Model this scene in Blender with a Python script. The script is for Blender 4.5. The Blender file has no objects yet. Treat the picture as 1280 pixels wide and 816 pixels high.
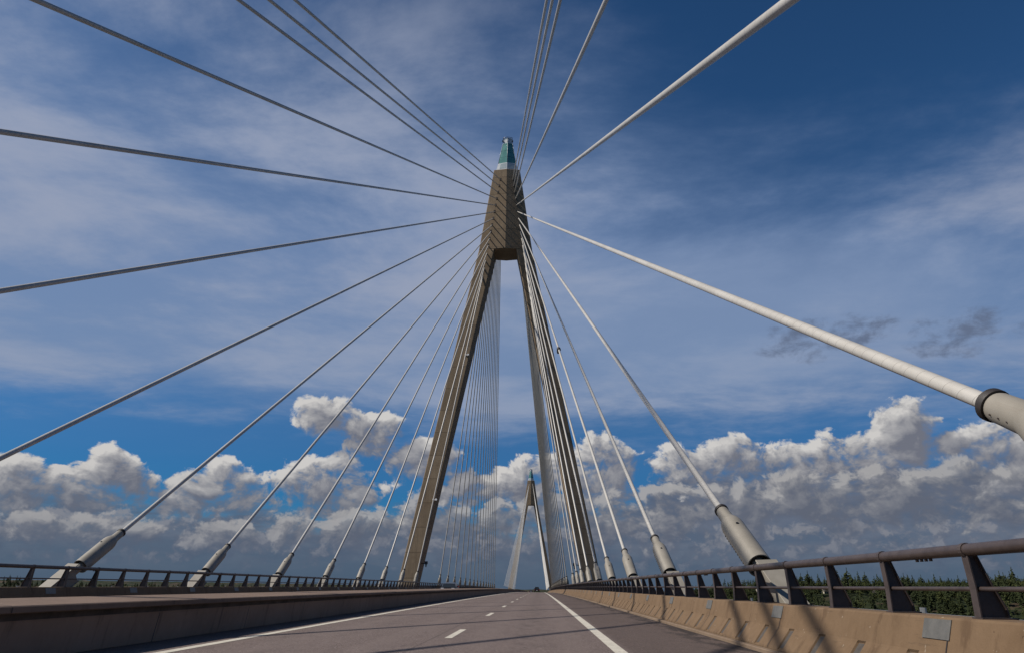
import bpy, bmesh, math, random
import numpy as np
from mathutils import Vector, Matrix
R = math.radians
random.seed(11)
rng = np.random.default_rng(5)
scene = bpy.context.scene
COL = scene.collection

# ------------------------------------------------------------------ helpers
ORD = ['first', 'second', 'third', 'fourth', 'fifth', 'sixth', 'seventh', 'eighth', 'ninth', 'tenth', 'eleventh',
       'twelfth', 'thirteenth', 'fourteenth', 'fifteenth']


def tag(o, label=None, cat=None, group=None, kind=None):
    if label: o['label'] = label
    if cat: o['category'] = cat
    if group: o['group'] = group
    if kind: o['kind'] = kind
    return o


def empty(name, loc=(0, 0, 0)):
    o = bpy.data.objects.new(name, None)
    o.location = loc
    o.empty_display_size = 0.2
    COL.objects.link(o)
    return o


class MB:
    """collects verts / faces of one mesh"""
    def __init__(s):
        s.v = []; s.f = []; s.uv = {}; s.smooth = []; s.mi = []

    def add(s, vs, fs, smooth=False, mi=0):
        b = len(s.v)
        s.v += [tuple(v) for v in vs]
        for f in fs:
            s.f.append(tuple(b + i for i in f)); s.smooth.append(smooth); s.mi.append(mi)
        return b

    def box(s, lo, hi, mi=0):
        x0, y0, z0 = lo; x1, y1, z1 = hi
        s.add([(x0, y0, z0), (x1, y0, z0), (x1, y1, z0), (x0, y1, z0), (x0, y0, z1), (x1, y0, z1), (x1, y1, z1), (x0, y1, z1)],
              [(3, 2, 1, 0), (4, 5, 6, 7), (0, 1, 5, 4), (1, 2, 6, 5), (2, 3, 7, 6), (3, 0, 4, 7)], mi=mi)

    def loft(s, rings, cap=True, smooth=False, closed=True, mi=0):
        n = len(rings[0]); b = len(s.v)
        for r in rings: s.v += [tuple(p) for p in r]
        for i in range(len(rings) - 1):
            for j in range(n if closed else n - 1):
                k = (j + 1) % n
                s.f.append((b + i * n + j, b + i * n + k, b + (i + 1) * n + k, b + (i + 1) * n + j)); s.smooth.append(smooth); s.mi.append(mi)
        if cap and closed:
            s.f.append(tuple(b + j for j in reversed(range(n)))); s.smooth.append(False); s.mi.append(mi)
            e = b + (len(rings) - 1) * n
            s.f.append(tuple(e + j for j in range(n))); s.smooth.append(False); s.mi.append(mi)

    def tube(s, p0, p1, r0, r1=None, n=12, cap=True, mi=0):
        p0 = Vector(p0); p1 = Vector(p1); r1 = r0 if r1 is None else r1
        d = (p1 - p0).normalized()
        a = d.orthogonal().normalized(); c = d.cross(a)
        s.loft([[p + (a * math.cos(2 * math.pi * i / n) + c * math.sin(2 * math.pi * i / n)) * r for i in range(n)]
                for p, r in ((p0, r0), (p1, r1))], cap, True, mi=mi)

    def lathe(s, prof, n=24, cap=True, mi=0):
        s.loft([[(r * math.cos(2 * math.pi * i / n), r * math.sin(2 * math.pi * i / n), z) for i in range(n)] for r, z in prof],
               cap, True, mi=mi)

    def build(s, name, mats, parent=None, link=True):
        me = bpy.data.meshes.new(name)
        me.from_pydata(s.v, [], s.f)
        for m in (mats if isinstance(mats, (list, tuple)) else [mats]): me.materials.append(m)
        me.polygons.foreach_set('use_smooth', s.smooth)
        if any(s.mi): me.polygons.foreach_set('material_index', s.mi)
        me.update()
        o = bpy.data.objects.new(name, me)
        if parent is not None: o.parent = parent
        if link: COL.objects.link(o)
        return o


def sharp(o, ang=35):
    me = o.data
    try: me.set_sharp_from_angle(angle=R(ang))
    except Exception: pass
    return o


def bevel(o, w=0.01, seg=2):
    m = o.modifiers.new('bevel', 'BEVEL'); m.width = w; m.segments = seg; m.limit_method = 'ANGLE'; m.angle_limit = R(40)
    return o


# ------------------------------------------------------------------ node helper
class NT:
    def __init__(s, tree, albedo=1.0):
        s.t = tree; s.k = albedo

    def n(s, typ, **kw):
        nd = s.t.nodes.new(typ)
        for k, v in kw.items(): setattr(nd, k, v)
        return nd

    def put(s, sock, v):
        if isinstance(v, bpy.types.NodeSocket): s.t.links.new(v, sock)
        else: sock.default_value = v

    def m(s, op, a, b=None, c=None, clamp=False):
        nd = s.n('ShaderNodeMath', operation=op, use_clamp=clamp)
        s.put(nd.inputs[0], a)
        if b is not None: s.put(nd.inputs[1], b)
        if c is not None: s.put(nd.inputs[2], c)
        return nd.outputs[0]

    def add(s, a, b): return s.m('ADD', a, b)
    def sub(s, a, b): return s.m('SUBTRACT', a, b)
    def mul(s, a, b): return s.m('MULTIPLY', a, b)

    def vm(s, op, a, b=None, scale=None):
        nd = s.n('ShaderNodeVectorMath', operation=op)
        s.put(nd.inputs[0], a)
        if b is not None: s.put(nd.inputs[1], b)
        if scale is not None: s.put(nd.inputs['Scale'], scale)
        return nd.outputs[0]

    def step(s, x, lo, hi, a=0.0, b=1.0, smooth=True):
        nd = s.n('ShaderNodeMapRange', interpolation_type='SMOOTHSTEP' if smooth else 'LINEAR')
        nd.clamp = True
        s.put(nd.inputs[0], x)
        for i, v in enumerate((lo, hi, a, b)): s.put(nd.inputs[1 + i], v)
        return nd.outputs[0]

    def xyz(s, v):
        nd = s.n('ShaderNodeSeparateXYZ'); s.put(nd.inputs[0], v); return nd.outputs

    def vec(s, x, y, z):
        nd = s.n('ShaderNodeCombineXYZ')
        for i, v in enumerate((x, y, z)): s.put(nd.inputs[i], v)
        return nd.outputs[0]

    def noise(s, vec, scale, detail=4, rough=0.55, lac=2.0, dist=0.0):
        nd = s.n('ShaderNodeTexNoise')
        s.put(nd.inputs['Vector'], vec)
        for k, v in (('Scale', scale), ('Detail', detail), ('Roughness', rough), ('Lacunarity', lac), ('Distortion', dist)):
            s.put(nd.inputs[k], v)
        return nd.outputs[0]

    def noise2(s, vec, scale, detail=4, rough=0.55, lac=2.0, dist=0.0):
        o = s.noise(vec, scale, detail, rough, lac, dist); o.node.noise_dimensions = '2D'
        return o

    def mix(s, f, a, b, mode='MIX'):
        nd = s.n('ShaderNodeMix', data_type='RGBA', blend_type=mode)
        s.put(nd.inputs[0], f)
        s.put(nd.inputs[6], a if isinstance(a, bpy.types.NodeSocket) else (*(v * s.k for v in a), 1))
        s.put(nd.inputs[7], b if isinstance(b, bpy.types.NodeSocket) else (*(v * s.k for v in b), 1))
        return nd.outputs[2]


def material(name, fn=None, base=(0.5, 0.5, 0.5), rough=0.6, metal=0.0):
    m = bpy.data.materials.new(name); m.use_nodes = True
    t = NT(m.node_tree, 0.72); b = m.node_tree.nodes['Principled BSDF']
    b.inputs['Base Color'].default_value = (*base, 1)
    b.inputs['Roughness'].default_value = rough
    b.inputs['Metallic'].default_value = metal
    if fn: fn(t, b)
    return m


def coords(t, kind='Object'):
    return t.n('ShaderNodeTexCoord').outputs[kind]


def geo_pos(t):
    return t.n('ShaderNodeNewGeometry').outputs['Position']


def bump(t, b, h, dist=0.01, strength=0.5):
    nd = t.n('ShaderNodeBump'); nd.inputs['Strength'].default_value = strength; nd.inputs['Distance'].default_value = dist
    t.put(nd.inputs['Height'], h); t.put(b.inputs['Normal'], nd.outputs[0])


def speckle_mat(name, c0, c1, scale=3.0, rough=0.6, metal=0.0, bmp=0.004):
    def fn(t, b):
        p = geo_pos(t)
        n1 = t.noise(p, scale, 5, 0.6)
        t.put(b.inputs['Base Color'], t.mix(t.step(n1, 0.3, 0.7), c0, c1))
        n2 = t.noise(p, scale * 9, 3, 0.6)
        t.put(b.inputs['Roughness'], t.step(n2, 0.2, 0.8, rough - 0.1, rough + 0.1))
        if bmp: bump(t, b, n2, bmp, 0.4)
    return material(name, fn, metal=metal)


# ---- asphalt: worn binder with pale stones, darker shoulder and rubber film
def asphalt_fn(t, b):
    p = geo_pos(t); x, y, z = t.xyz(p)
    fine = t.n('ShaderNodeTexVoronoi'); t.put(fine.inputs['Vector'], p); fine.inputs['Scale'].default_value = 70
    stone = fine.outputs['Color']
    sv = t.xyz(stone)[0]
    grain = t.noise(p, 17, 6, 0.85)
    big = t.noise(t.vm('MULTIPLY', p, (1.0, 0.12, 1)), 0.9, 5, 0.6)
    mid = t.noise(t.vm('MULTIPLY', p, (1.0, 0.35, 1)), 3.0, 5, 0.65)
    c = t.mix(t.step(grain, 0.3, 0.72), (0.080, 0.058, 0.051), (0.275, 0.208, 0.185))
    c = t.mix(t.step(sv, 0.86, 1.0), c, (0.42, 0.35, 0.32))
    c = t.mix(t.mul(t.step(big, 0.35, 0.7), 0.40), c, (0.205, 0.158, 0.143))
    c = t.mix(t.mul(t.step(mid, 0.42, 0.75), 0.35), c, (0.095, 0.072, 0.065))
    # wheel tracks polished a little paler, a dirty dark shoulder beyond the edge line
    sh = t.step(x, 7.98, 8.25)
    for cx_ in (1.85, 3.65, 5.45, 7.2):       # wheel tracks
        tr = t.step(t.m('ABSOLUTE', t.sub(x, t.add(cx_, t.mul(t.sub(big, 0.5), 0.25)))), 0.10, 0.42, 1.0, 0.0)
        c = t.mix(t.mul(tr, 0.22), c, (0.235, 0.185, 0.166))
    oil = t.mul(t.step(t.m('ABSOLUTE', t.sub(x, 6.35)), 0.1, 0.5, 1.0, 0.0), t.step(mid, 0.40, 0.66))
    c = t.mix(t.mul(oil, 0.30), c, (0.06, 0.047, 0.042))
    seam = t.step(t.m('ABSOLUTE', t.sub(x, t.add(4.40, t.mul(t.sub(mid, 0.5), 0.04)))), 0.008, 0.02, 1.0, 0.0)
    c = t.mix(t.mul(seam, 0.5), c, (0.035, 0.028, 0.026))
    c = t.mix(t.mul(sh, 0.66), c, t.mix(t.step(grain, 0.3, 0.72), (0.05, 0.033, 0.026), (0.145, 0.102, 0.084)))
    streak = t.noise(t.vm('MULTIPLY', p, (1.6, 0.5, 1)), 1.6, 6, 0.7)
    near = t.step(x, 9.0, 10.45)
    grime = t.mul(t.step(t.add(streak, t.mul(near, 0.16)), 0.57, 0.66), near)
    grime = t.m('MAXIMUM', grime, t.mul(t.step(t.m('ABSOLUTE', t.sub(x, 10.40)), 0.0, 0.07, 1.0, 0.0), 0.8))
    c = t.mix(t.mul(grime, 0.75), c, (0.018, 0.014, 0.013))
    # sealed cracks
    wv = t.noise(t.vm('MULTIPLY', p, (0.6, 0.6, 1)), 0.55, 4, 0.6)
    cr = t.sub(1.0, t.step(t.m('ABSOLUTE', t.sub(wv, 0.5)), 0.0012, 0.003))
    c = t.mix(t.mul(cr, 0.35), c, (0.03, 0.027, 0.026))
    t.put(b.inputs['Base Color'], c)
    b.inputs['Roughness'].default_value = 0.82
    b.inputs['Specular IOR Level'].default_value = 0.3
    bump(t, b, t.add(grain, t.mul(sv, 0.5)), 0.006, 0.7)


M_ASPHALT = material('asphalt', asphalt_fn)


def paint_fn(t, b):
    p = geo_pos(t)
    n1 = t.noise(p, 26, 5, 0.75); n2 = t.noise(p, 2.5, 4, 0.6)
    c = t.mix(t.mul(t.step(n2, 0.3, 0.8), 0.5), (0.74, 0.69, 0.58), (0.50, 0.45, 0.37))
    c = t.mix(t.step(t.add(n1, t.mul(n2, 0.25)), 0.70, 0.80), c, (0.15, 0.125, 0.115))
    t.put(b.inputs['Base Color'], c); b.inputs['Roughness'].default_value = 0.7
    bump(t, b, n1, 0.004, 0.6)


M_PAINT = material('road_paint', paint_fn)


# ---- concretes
def concrete_fn(c0, c1, stain, streak=1.0, boards=0.0, joints=0.0, specks=0.0, posts=False):
    def fn(t, b):
        p = geo_pos(t); x, y, z = t.xyz(p)
        big = t.noise(p, 0.55, 6, 0.62)
        mid = t.noise(p, 4.5, 6, 0.65)
        fine = t.noise(p, 45, 4, 0.7)
        c = t.mix(t.step(big, 0.3, 0.7), c0, c1)
        c = t.mix(t.mul(t.step(mid, 0.35, 0.75), 0.35), c, tuple(v * 1.22 for v in c1))
        run = t.noise(t.vm('MULTIPLY', p, (2.2, 2.2, 0.12)), 1.8, 5, 0.68)
        c = t.mix(t.mul(t.step(run, 0.54, 0.76), 0.62 * streak), c, stain)
        c = t.mix(t.mul(t.step(fine, 0.62, 0.8), 0.25), c, tuple(v * 0.55 for v in c0))
        if specks:
            sp = t.noise(p, 11, 2, 0.5)
            c = t.mix(t.mul(t.step(sp, 0.705, 0.74), specks), c, (0.38, 0.31, 0.235))
            sp2 = t.noise(t.vm('ADD', p, (7, 3, 1)), 7, 3, 0.6)
            c = t.mix(t.mul(t.step(sp2, 0.70, 0.76), specks * 0.8), c, tuple(v * 0.5 for v in stain))
        if posts:
            fy = t.m('ABSOLUTE', t.sub(t.m('FRACT', t.m('DIVIDE', t.sub(y, 7.75 - 0.935), 1.87)), 0.5))
            wob = t.noise(t.vm('MULTIPLY', p, (3, 3, 0.35)), 3.0, 4, 0.7)
            st = t.mul(t.step(fy, 0.015, 0.10, 1.0, 0.0), t.step(wob, 0.42, 0.60))
            c = t.mix(t.mul(st, 0.55), c, (0.095, 0.055, 0.03))
            scuff = t.noise(t.vm('MULTIPLY', p, (1, 0.5, 7.0)), 2.2, 5, 0.7)
            c = t.mix(t.mul(t.step(scuff, 0.60, 0.68), 0.35), c, (0.09, 0.062, 0.042))
            foot = t.noise(t.vm('MULTIPLY', p, (1, 1, 0.4)), 5.0, 5, 0.7)
            c = t.mix(t.mul(t.mul(t.step(foot, 0.45, 0.62), t.step(z, 0.05, 0.30, 1.0, 0.0)), 0.45), c, (0.09, 0.06, 0.04))
        h = t.add(t.mul(fine, 0.4), mid)
        if boards:
            st = t.noise(t.vm('MULTIPLY', p, (3.0, 3.0, 0.02)), 2.0, 3, 0.6)
            c = t.mix(t.mul(t.step(st, 0.45, 0.6), boards), c, tuple(v * 0.72 for v in c0))
        if joints:
            fz = t.m('FRACT', t.m('DIVIDE', z, joints))
            ln = t.step(t.m('ABSOLUTE', t.sub(fz, 0.5)), 0.0, 0.035, 1.0, 0.0)
            c = t.mix(t.mul(ln, 0.6), c, tuple(v * 0.4 for v in c0))
            lift = t.m('FRACT', t.mul(t.m('FLOOR', t.m('ADD', t.m('DIVIDE', z, joints), 0.5)), 0.618))
            c = t.mix(t.mul(lift, 0.34), c, tuple(v * 0.6 for v in c0))
        t.put(b.inputs['Base Color'], c); b.inputs['Roughness'].default_value = 0.85
        b.inputs['Specular IOR Level'].default_value = 0.25
        bump(t, b, h, 0.02, 0.45)
    return fn


M_PARAPET = material('parapet_concrete', concrete_fn((0.175, 0.112, 0.063), (0.215, 0.142, 0.084), (0.105, 0.062, 0.034), 0.9, specks=0.7, posts=True))
M_MEDIAN = material('median_concrete_shade_lifted', concrete_fn((0.34, 0.235, 0.172), (0.42, 0.295, 0.22), (0.15, 0.098, 0.07), 1.3))  # colour lightened to lift the barrier's shaded side
M_CAPCON = material('cap_concrete_sun_dimmed', concrete_fn((0.185, 0.128, 0.096), (0.235, 0.165, 0.125), (0.10, 0.066, 0.048), 0.6, specks=0.4))  # barrier concrete again, colour darkened to tone down the sunlit top
M_GUTTER = material('gutter_concrete', concrete_fn((0.22, 0.155, 0.105), (0.28, 0.205, 0.145), (0.11, 0.07, 0.047), 0.5))
M_PYLON = material('pylon_concrete', concrete_fn((0.295, 0.215, 0.138), (0.385, 0.29, 0.19), (0.115, 0.084, 0.056), 1.25, boards=0.30, joints=4.05))
M_DECK = material('deck_steel', concrete_fn((0.25, 0.25, 0.25), (0.33, 0.33, 0.33), (0.15, 0.14, 0.13)))
M_SLOT = speckle_mat('slot_dirt_shade', (0.06, 0.052, 0.046), (0.105, 0.09, 0.078), 6, 0.8)  # dirt and recess shade put into one dark colour
M_DARKCON = speckle_mat('recess_dark', (0.06, 0.05, 0.045), (0.13, 0.105, 0.09), 2.2, 0.85)  # dark tone for recesses, grime with shade painted in
M_PLATE = speckle_mat('joint_cover_steel', (0.16, 0.155, 0.14), (0.22, 0.21, 0.19), 5, 0.5, 0.3)
M_RAIL = speckle_mat('brown_steel_paint', (0.058, 0.042, 0.038), (0.085, 0.063, 0.057), 5, 0.42, 0.0, 0.002)
M_POST = speckle_mat('dark_brown_steel_paint', (0.058, 0.044, 0.041), (0.09, 0.068, 0.062), 5, 0.5, 0.0, 0.002)
M_DARK = speckle_mat('dark_rubber', (0.02, 0.016, 0.015), (0.04, 0.032, 0.03), 12, 0.6)
M_GALV = speckle_mat('galvanised_steel', (0.34, 0.36, 0.38), (0.48, 0.50, 0.52), 8, 0.45, 0.6)
M_SOCKET = None


def socket_fn(t, b):
    p = geo_pos(t); o = coords(t)
    n1 = t.noise(p, 2.3, 5, 0.6); n2 = t.noise(p, 16, 4, 0.65)
    c = t.mix(t.step(n1, 0.3, 0.7), (0.29, 0.265, 0.22), (0.355, 0.325, 0.275))
    c = t.mix(t.mul(t.step(n2, 0.6, 0.78), 0.5), c, (0.22, 0.19, 0.155))
    run = t.noise(t.vm('MULTIPLY', o, (7, 7, 0.5)), 1.5, 4, 0.65)
    c = t.mix(t.mul(t.step(run, 0.55, 0.75), 0.4), c, (0.24, 0.20, 0.16))
    t.put(b.inputs['Base Color'], c); b.inputs['Roughness'].default_value = 0.55
    bump(t, b, n2, 0.003, 0.3)


M_SOCKET = material('socket_paint', socket_fn)


def pipe_fn(t, b):
    p = geo_pos(t)
    uv = t.n('ShaderNodeUVMap'); uv.uv_map = 'UVMap'
    u, v, _ = t.xyz(uv.outputs[0])
    # helical fillet: two starts, 0.5 m pitch
    ph = t.m('FRACT', t.add(t.mul(v, 4.0), t.mul(u, 1.0)))
    d = t.m('ABSOLUTE', t.sub(ph, 0.5))
    rib = t.step(d, 0.008, 0.018, 1.0, 0.0)
    n1 = t.noise(p, 0.9, 4, 0.6); n2 = t.noise(p, 9, 3, 0.6)
    c = t.mix(t.step(n1, 0.3, 0.7), (0.57, 0.545, 0.50), (0.66, 0.635, 0.59))
    c = t.mix(t.mul(t.step(n2, 0.55, 0.8), 0.3), c, (0.34, 0.31, 0.27))
    c = t.mix(t.mul(rib, 0.70), c, (0.20, 0.18, 0.155))
    t.put(b.inputs['Base Color'], c); b.inputs['Roughness'].default_value = 0.38


M_PIPE = material('stay_pipe_plastic', pipe_fn)


def cap_glass_fn(t, b):
    o = geo_pos(t); x, y, z = t.xyz(o)
    n1 = t.noise(o, 0.8, 3, 0.5)
    c = t.mix(t.step(n1, 0.3, 0.7), (0.10, 0.29, 0.27), (0.14, 0.37, 0.34))
    fz = t.m('ABSOLUTE', t.sub(t.m('FRACT', t.m('DIVIDE', z, 1.72)), 0.5))
    ln = t.step(fz, 0.465, 0.485)
    c = t.mix(t.mul(ln, 0.75), c, (0.02, 0.06, 0.06))
    t.put(b.inputs['Base Color'], c); b.inputs['Roughness'].default_value = 0.25


M_CAPGLASS = material('green_glass_panel', cap_glass_fn)
M_CAPWHITE = speckle_mat('white_cap_panel', (0.62, 0.66, 0.68), (0.74, 0.78, 0.80), 1.5, 0.35, 0.0, 0)
M_CAPGREY = speckle_mat('pale_blue_cap_panel', (0.36, 0.44, 0.47), (0.46, 0.54, 0.57), 1.5, 0.3, 0.0, 0)
M_BLACK = material('black_paint', base=(0.012, 0.012, 0.013), rough=0.3)
M_LAMP = material('lamp_housing_white', base=(0.8, 0.8, 0.78), rough=0.3)
M_TYRE = material('tyre_rubber', base=(0.02, 0.02, 0.02), rough=0.85)
M_CARGLASS = material('car_glass', base=(0.02, 0.025, 0.03), rough=0.05)
M_TAIL = material('red_lamp_lens', base=(0.35, 0.01, 0.01), rough=0.2)
M_CARBLACK = material('black_car_paint', base=(0.016, 0.016, 0.018), rough=0.18)
M_CARGREY = material('dark_grey_car_paint', base=(0.03, 0.032, 0.036), rough=0.2)

# ------------------------------------------------------------------ bridge geometry
CAMX, EYE = 6.59, 1.03
DC = 121.0            # near pylon axis
SPAN = 414.0


def zr(y): return 0.0010265 * y - 1.8111e-5 * y * y


YS = [-130, -100, -80, -60, -45, -30, -20, -10, -5] + list(np.arange(0, 60, 3.0)) + list(np.arange(60, 420, 6.0)) + list(np.arange(420, 781, 12.0))
YS = [float(v) for v in YS]


def strip(mb, prof, ys=None, closed=True, mi=0):
    """extrudes an x,z profile along the road"""
    ys = ys or YS
    mb.loft([[(x, y, z + zr(y)) for x, z in prof] for y in ys], cap=True, closed=closed, mi=mi)


# deck slab (below the asphalt)
mb = MB(); strip(mb, [(-12.4, -0.35), (-6.5, -3.0), (6.5, -3.0), (12.4, -0.35), (12.4, -0.012), (-12.4, -0.012)])
tag(mb.build('bridge_deck', M_DECK), kind='structure')
mb = MB()
mb.loft([[(x, y, zr(y)) for x in (-0.35, 10.42)] for y in YS], closed=False); mb.f = [tuple(reversed(f)) for f in mb.f]
road = tag(mb.build('road', M_ASPHALT), kind='structure')
mb = MB()
mb.loft([[(x, y, zr(y)) for x in (-10.42, -1.45)] for y in YS], closed=False); mb.f = [tuple(reversed(f)) for f in mb.f]
road2 = tag(mb.build('opposite_road', M_ASPHALT), kind='structure')


def line_mesh(x0, x1, ys, name, parent):
    mb = MB(); mb.loft([[(x, y, zr(y) + 0.004) for x in (x0, x1)] for y in ys], closed=False)
    mb.f = [tuple(reversed(f)) for f in mb.f]
    return mb.build(name, M_PAINT, parent)


line_mesh(0.71, 0.91, YS, 'edge_line', road)
line_mesh(7.84, 8.06, YS, 'edge_line', road)
k = 0
for y0 in np.arange(15.3 - 11.2 * 4, 300, 11.2):
    line_mesh(4.63, 4.78, [y0, y0 + 1, y0 + 2, y0 + 3.0], 'lane_dash', road)
line_mesh(-2.75, -2.55, YS, 'edge_line', road2)
line_mesh(-9.9, -9.7, YS, 'edge_line', road2)

# ---------------------------------------------------------------- outer parapets (concrete) with drain slots
JOINT = 5.333
J0 = 2.73            # first joint in front of the camera


def parapet(side, label):
    root = empty('concrete_parapet', (side * 11, 0, 0))
    tag(root, label, 'parapet')
    def prof(slot):
        lx = 0.035 if slot else 0.0
        P = [(10.60, -0.03), (10.605, 0.07)]
        P += [(10.615 + lx, 0.10), (10.83 + lx, 0.372)] if slot else [(10.615, 0.10), (10.83, 0.372)]
        P += [(10.85, 0.405), (10.965, 0.745), (10.985, 0.768), (11.42, 0.768), (11.45, 0.74), (11.45, -0.3), (10.60, -0.3)]
        return P
    mbw = MB(); rings = []
    ys = [-60.0, -40.0, -20.0]
    y = -10.0
    slots = []
    i0 = int((-10 - J0) / (JOINT / 4))
    for i in range(i0, 90):
        yc = J0 + JOINT / 8 + i * JOINT / 4
        if yc < -10: continue
        slots.append(yc)
    def ring(y, s, dy=0.0): return [(side * x - side * 11, y, z + zr(y)) for x, z in prof(s)]
    for y in ys: rings.append(ring(y, False))
    for yc in slots:
        w = 0.115
        rings += [ring(yc - w - 0.012, False), ring(yc - w, True), ring(yc + w, True), ring(yc + w + 0.012, False)]
    y = slots[-1] + 3
    while y < 780:
        rings.append(ring(y, False)); y += 6
    mbw.loft(rings)
    if side > 0: mbw.f = [tuple(reversed(f)) for f in mbw.f]
    mbw.build('wall', M_PARAPET, root)
    # gutter kerb
    mg = MB(); strip(mg, [(side * x - side * 11, z) for x, z in [(10.42, -0.05), (10.42, 0.055), (10.44, 0.066), (10.555, 0.06), (10.555, -0.05)]], YS)
    if side > 0: mg.f = [tuple(reversed(f)) for f in mg.f]
    mg.build('gutter_kerb', M_GUTTER, root)
    # dark sheets standing for dirt and shade in the slots, cover plates over the joints
    if side > 0:
        for yc in slots[:86]:
            m = MB()
            z = zr(yc)
            m.add([(10.615 + 0.031 - 11, yc - 0.112, z + 0.104), (10.615 + 0.031 - 11, yc + 0.112, z + 0.104), (10.828 + 0.031 - 11, yc + 0.112, z + 0.368), (10.828 + 0.031 - 11, yc - 0.112, z + 0.368)], [(0, 1, 2, 3)])
            m.build('drain_slot', M_SLOT, root)
    j = 0
    for i in range(-1, 24 if side > 0 else 26):
        yc = J0 + i * JOINT + (1.2 if side < 0 else 0)
        z = zr(yc)
        def fx(h): return side * (10.85 + (h - 0.405) * 0.115 / 0.34) - side * 11
        m = MB(); t_ = 0.012 * side
        hs = (0.545, 0.744)
        a = [(fx(hs[0]) - t_, yc - 0.04, z + hs[0]), (fx(hs[0]) - t_, yc + 0.50, z + hs[0]), (fx(hs[1]) - t_, yc + 0.50, z + hs[1]), (fx(hs[1]) - t_, yc - 0.04, z + hs[1])]
        b_ = [(x + 0.02 * side, yy, zz) for x, yy, zz in a]
        m.add(a + b_, [(0, 1, 2, 3), (4, 7, 6, 5), (0, 4, 5, 1), (1, 5, 6, 2), (2, 6, 7, 3), (3, 7, 4, 0)])
        m.build('cover_plate', M_PLATE, root)
        if side > 0:
            m = MB()   # open joint under the plate
            lst = [(10.607, 0.075), (10.614, 0.10), (10.829, 0.372), (10.849, 0.405), (10.962, 0.744)]
            o_ = 0.004
            vs = []
            for x, h in lst:
                vs += [(x - o_ - 11, yc - 0.011, z + h), (x - o_ - 11, yc + 0.011, z + h)]
            m.add(vs, [(0, 1, 3, 2), (2, 3, 5, 4), (4, 5, 7, 6), (6, 7, 9, 8)])
            m.build('joint', M_DARK, root)
    return root


parapet(1, 'tan concrete parapet in full sun along the near shoulder, with slanted drain slots')
parapet(-1, 'brown shaded concrete parapet along the far carriageway behind the median barrier')

# railings --------------------------------------------------------
POSTY = [7.75 + 1.87 * i for i in range(-6, 150)]


def railing(side, label):
    root = empty('steel_railing', (side * 11.1, 0, 0)); tag(root, label, 'railing')
    X0 = side * 11.1
    zt, zm = 1.44, 1.055
    ys = [v for v in YS if -30 <= v <= 320]
    def tubemesh(x, z, r, name, mat):
        m = MB(); n = 14
        m.loft([[(x + r * math.cos(2 * math.pi * i / n), y, z + zr(y) + r * math.sin(2 * math.pi * i / n)) for i in range(n)] for y in ys], smooth=True)
        m.f = [tuple(reversed(f)) for f in m.f]
        return sharp(m.build(name, mat, root), 60)
    tubemesh(0, zt, 0.064, 'top_rail', M_RAIL)
    tubemesh(0.045 * side, zm, 0.024, 'middle_rail', M_RAIL)
    def post(m, y):
        z = zr(y); z0 = z + 0.768; s = side
        # front flange, web plate, base plate
        w, th = 0.055, 0.014
        fl = [(-0.035, z0 + 0.012), (0.028, z + 1.16), (0.0, z + 1.392)]
        fl = [(-0.02, z0 + 0.016), (-0.012, z + 1.05), (-0.03, z + 1.385)]
        m.loft([[(s * a, y - w, zz), (s * a, y + w, zz), (s * (a + th), y + w, zz), (s * (a + th), y - w, zz)] for a, zz in fl])
        wt = 0.007
        P = [(-0.004, z0 + 0.016), (0.30, z0 + 0.016), (0.27, z0 + 0.10), (0.165, z + 1.10), (0.06, z + 1.395), (-0.014, z + 1.385), (0.003, z + 1.05)]
        m.loft([[(s * a, yy, zz) for a, zz in P] for yy in (y - wt, y + wt)])
        m.box((min(s * -0.03, s * 0.33), y - 0.09, z0), (max(s * -0.03, s * 0.33), y + 0.09, z0 + 0.015))
        # back flange
        bk = [(0.27, z0 + 0.018), (0.262, z0 + 0.10), (0.165, z + 1.10), (0.07, z + 1.39)]
        m.loft([[(s * a, y - 0.04, zz), (s * a, y + 0.04, zz), (s * (a + 0.012), y + 0.04, zz), (s * (a + 0.012), y - 0.04, zz)] for a, zz in bk])
        # clamp around the rail
        n = 14
        m.loft([[(0.074 * math.cos(2 * math.pi * i / n), yy, zt + zr(yy) + 0.074 * math.sin(2 * math.pi * i / n)) for i in range(n)] for yy in (y - 0.03, y + 0.03)])
    near = POSTY[:98]; rest = POSTY[98:]
    for y in near:
        m = MB(); post(m, y); m.build('post', M_POST, root)
    m = MB()
    for y in rest: post(m, y)
    tag(m.build('post_row', M_POST, root), kind='stuff')
    # rail splices with bolts
    for i in range(-1, 14):
        y = 8.62 + i * 11.22 - (0.0 if side > 0 else 2.9)
        m = MB(); z = zr(y) + zt - 0.064
        for q in range(4): m.tube((0, y - 0.15 + q * 0.1, z + 0.01), (0, y - 0.15 + q * 0.1, z - 0.025), 0.02, n=8)
        m.build('splice', M_POST, root)
    root.location.x = X0
    return root


railing(1, 'brown tube railing on the sunlit parapet beside the near shoulder')
railing(-1, 'dark tube railing silhouetted on the shaded parapet of the far carriageway')


# wire fence on the outer edge of each side
def wire_fence(side, label):
    root = empty('wire_fence', (side * 12.25, 0, 0)); tag(root, label, 'fence')
    ys = [v for v in YS if -30 <= v <= 300]
    for h in (0.42, 0.72):
        m = MB(); n = 6
        m.loft([[(0.008 * math.cos(2 * math.pi * i / n), y, h + zr(y) + 0.008 * math.sin(2 * math.pi * i / n)) for i in range(n)] for y in ys])
        m.build('wire', M_GALV, root)
    for i in range(-6, 70):
        y = 8.2 + i * 2.9; z = zr(y)
        m = MB(); m.box((-0.012, y - 0.075, z - 0.03), (0.012, y + 0.075, z + 0.80)); m.build('post', M_GALV, root)
    return root


wire_fence(1, 'low galvanised wire fence on the deck edge outside the sunlit parapet')
wire_fence(-1, 'low galvanised wire fence on the deck edge outside the shaded parapet')

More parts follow.
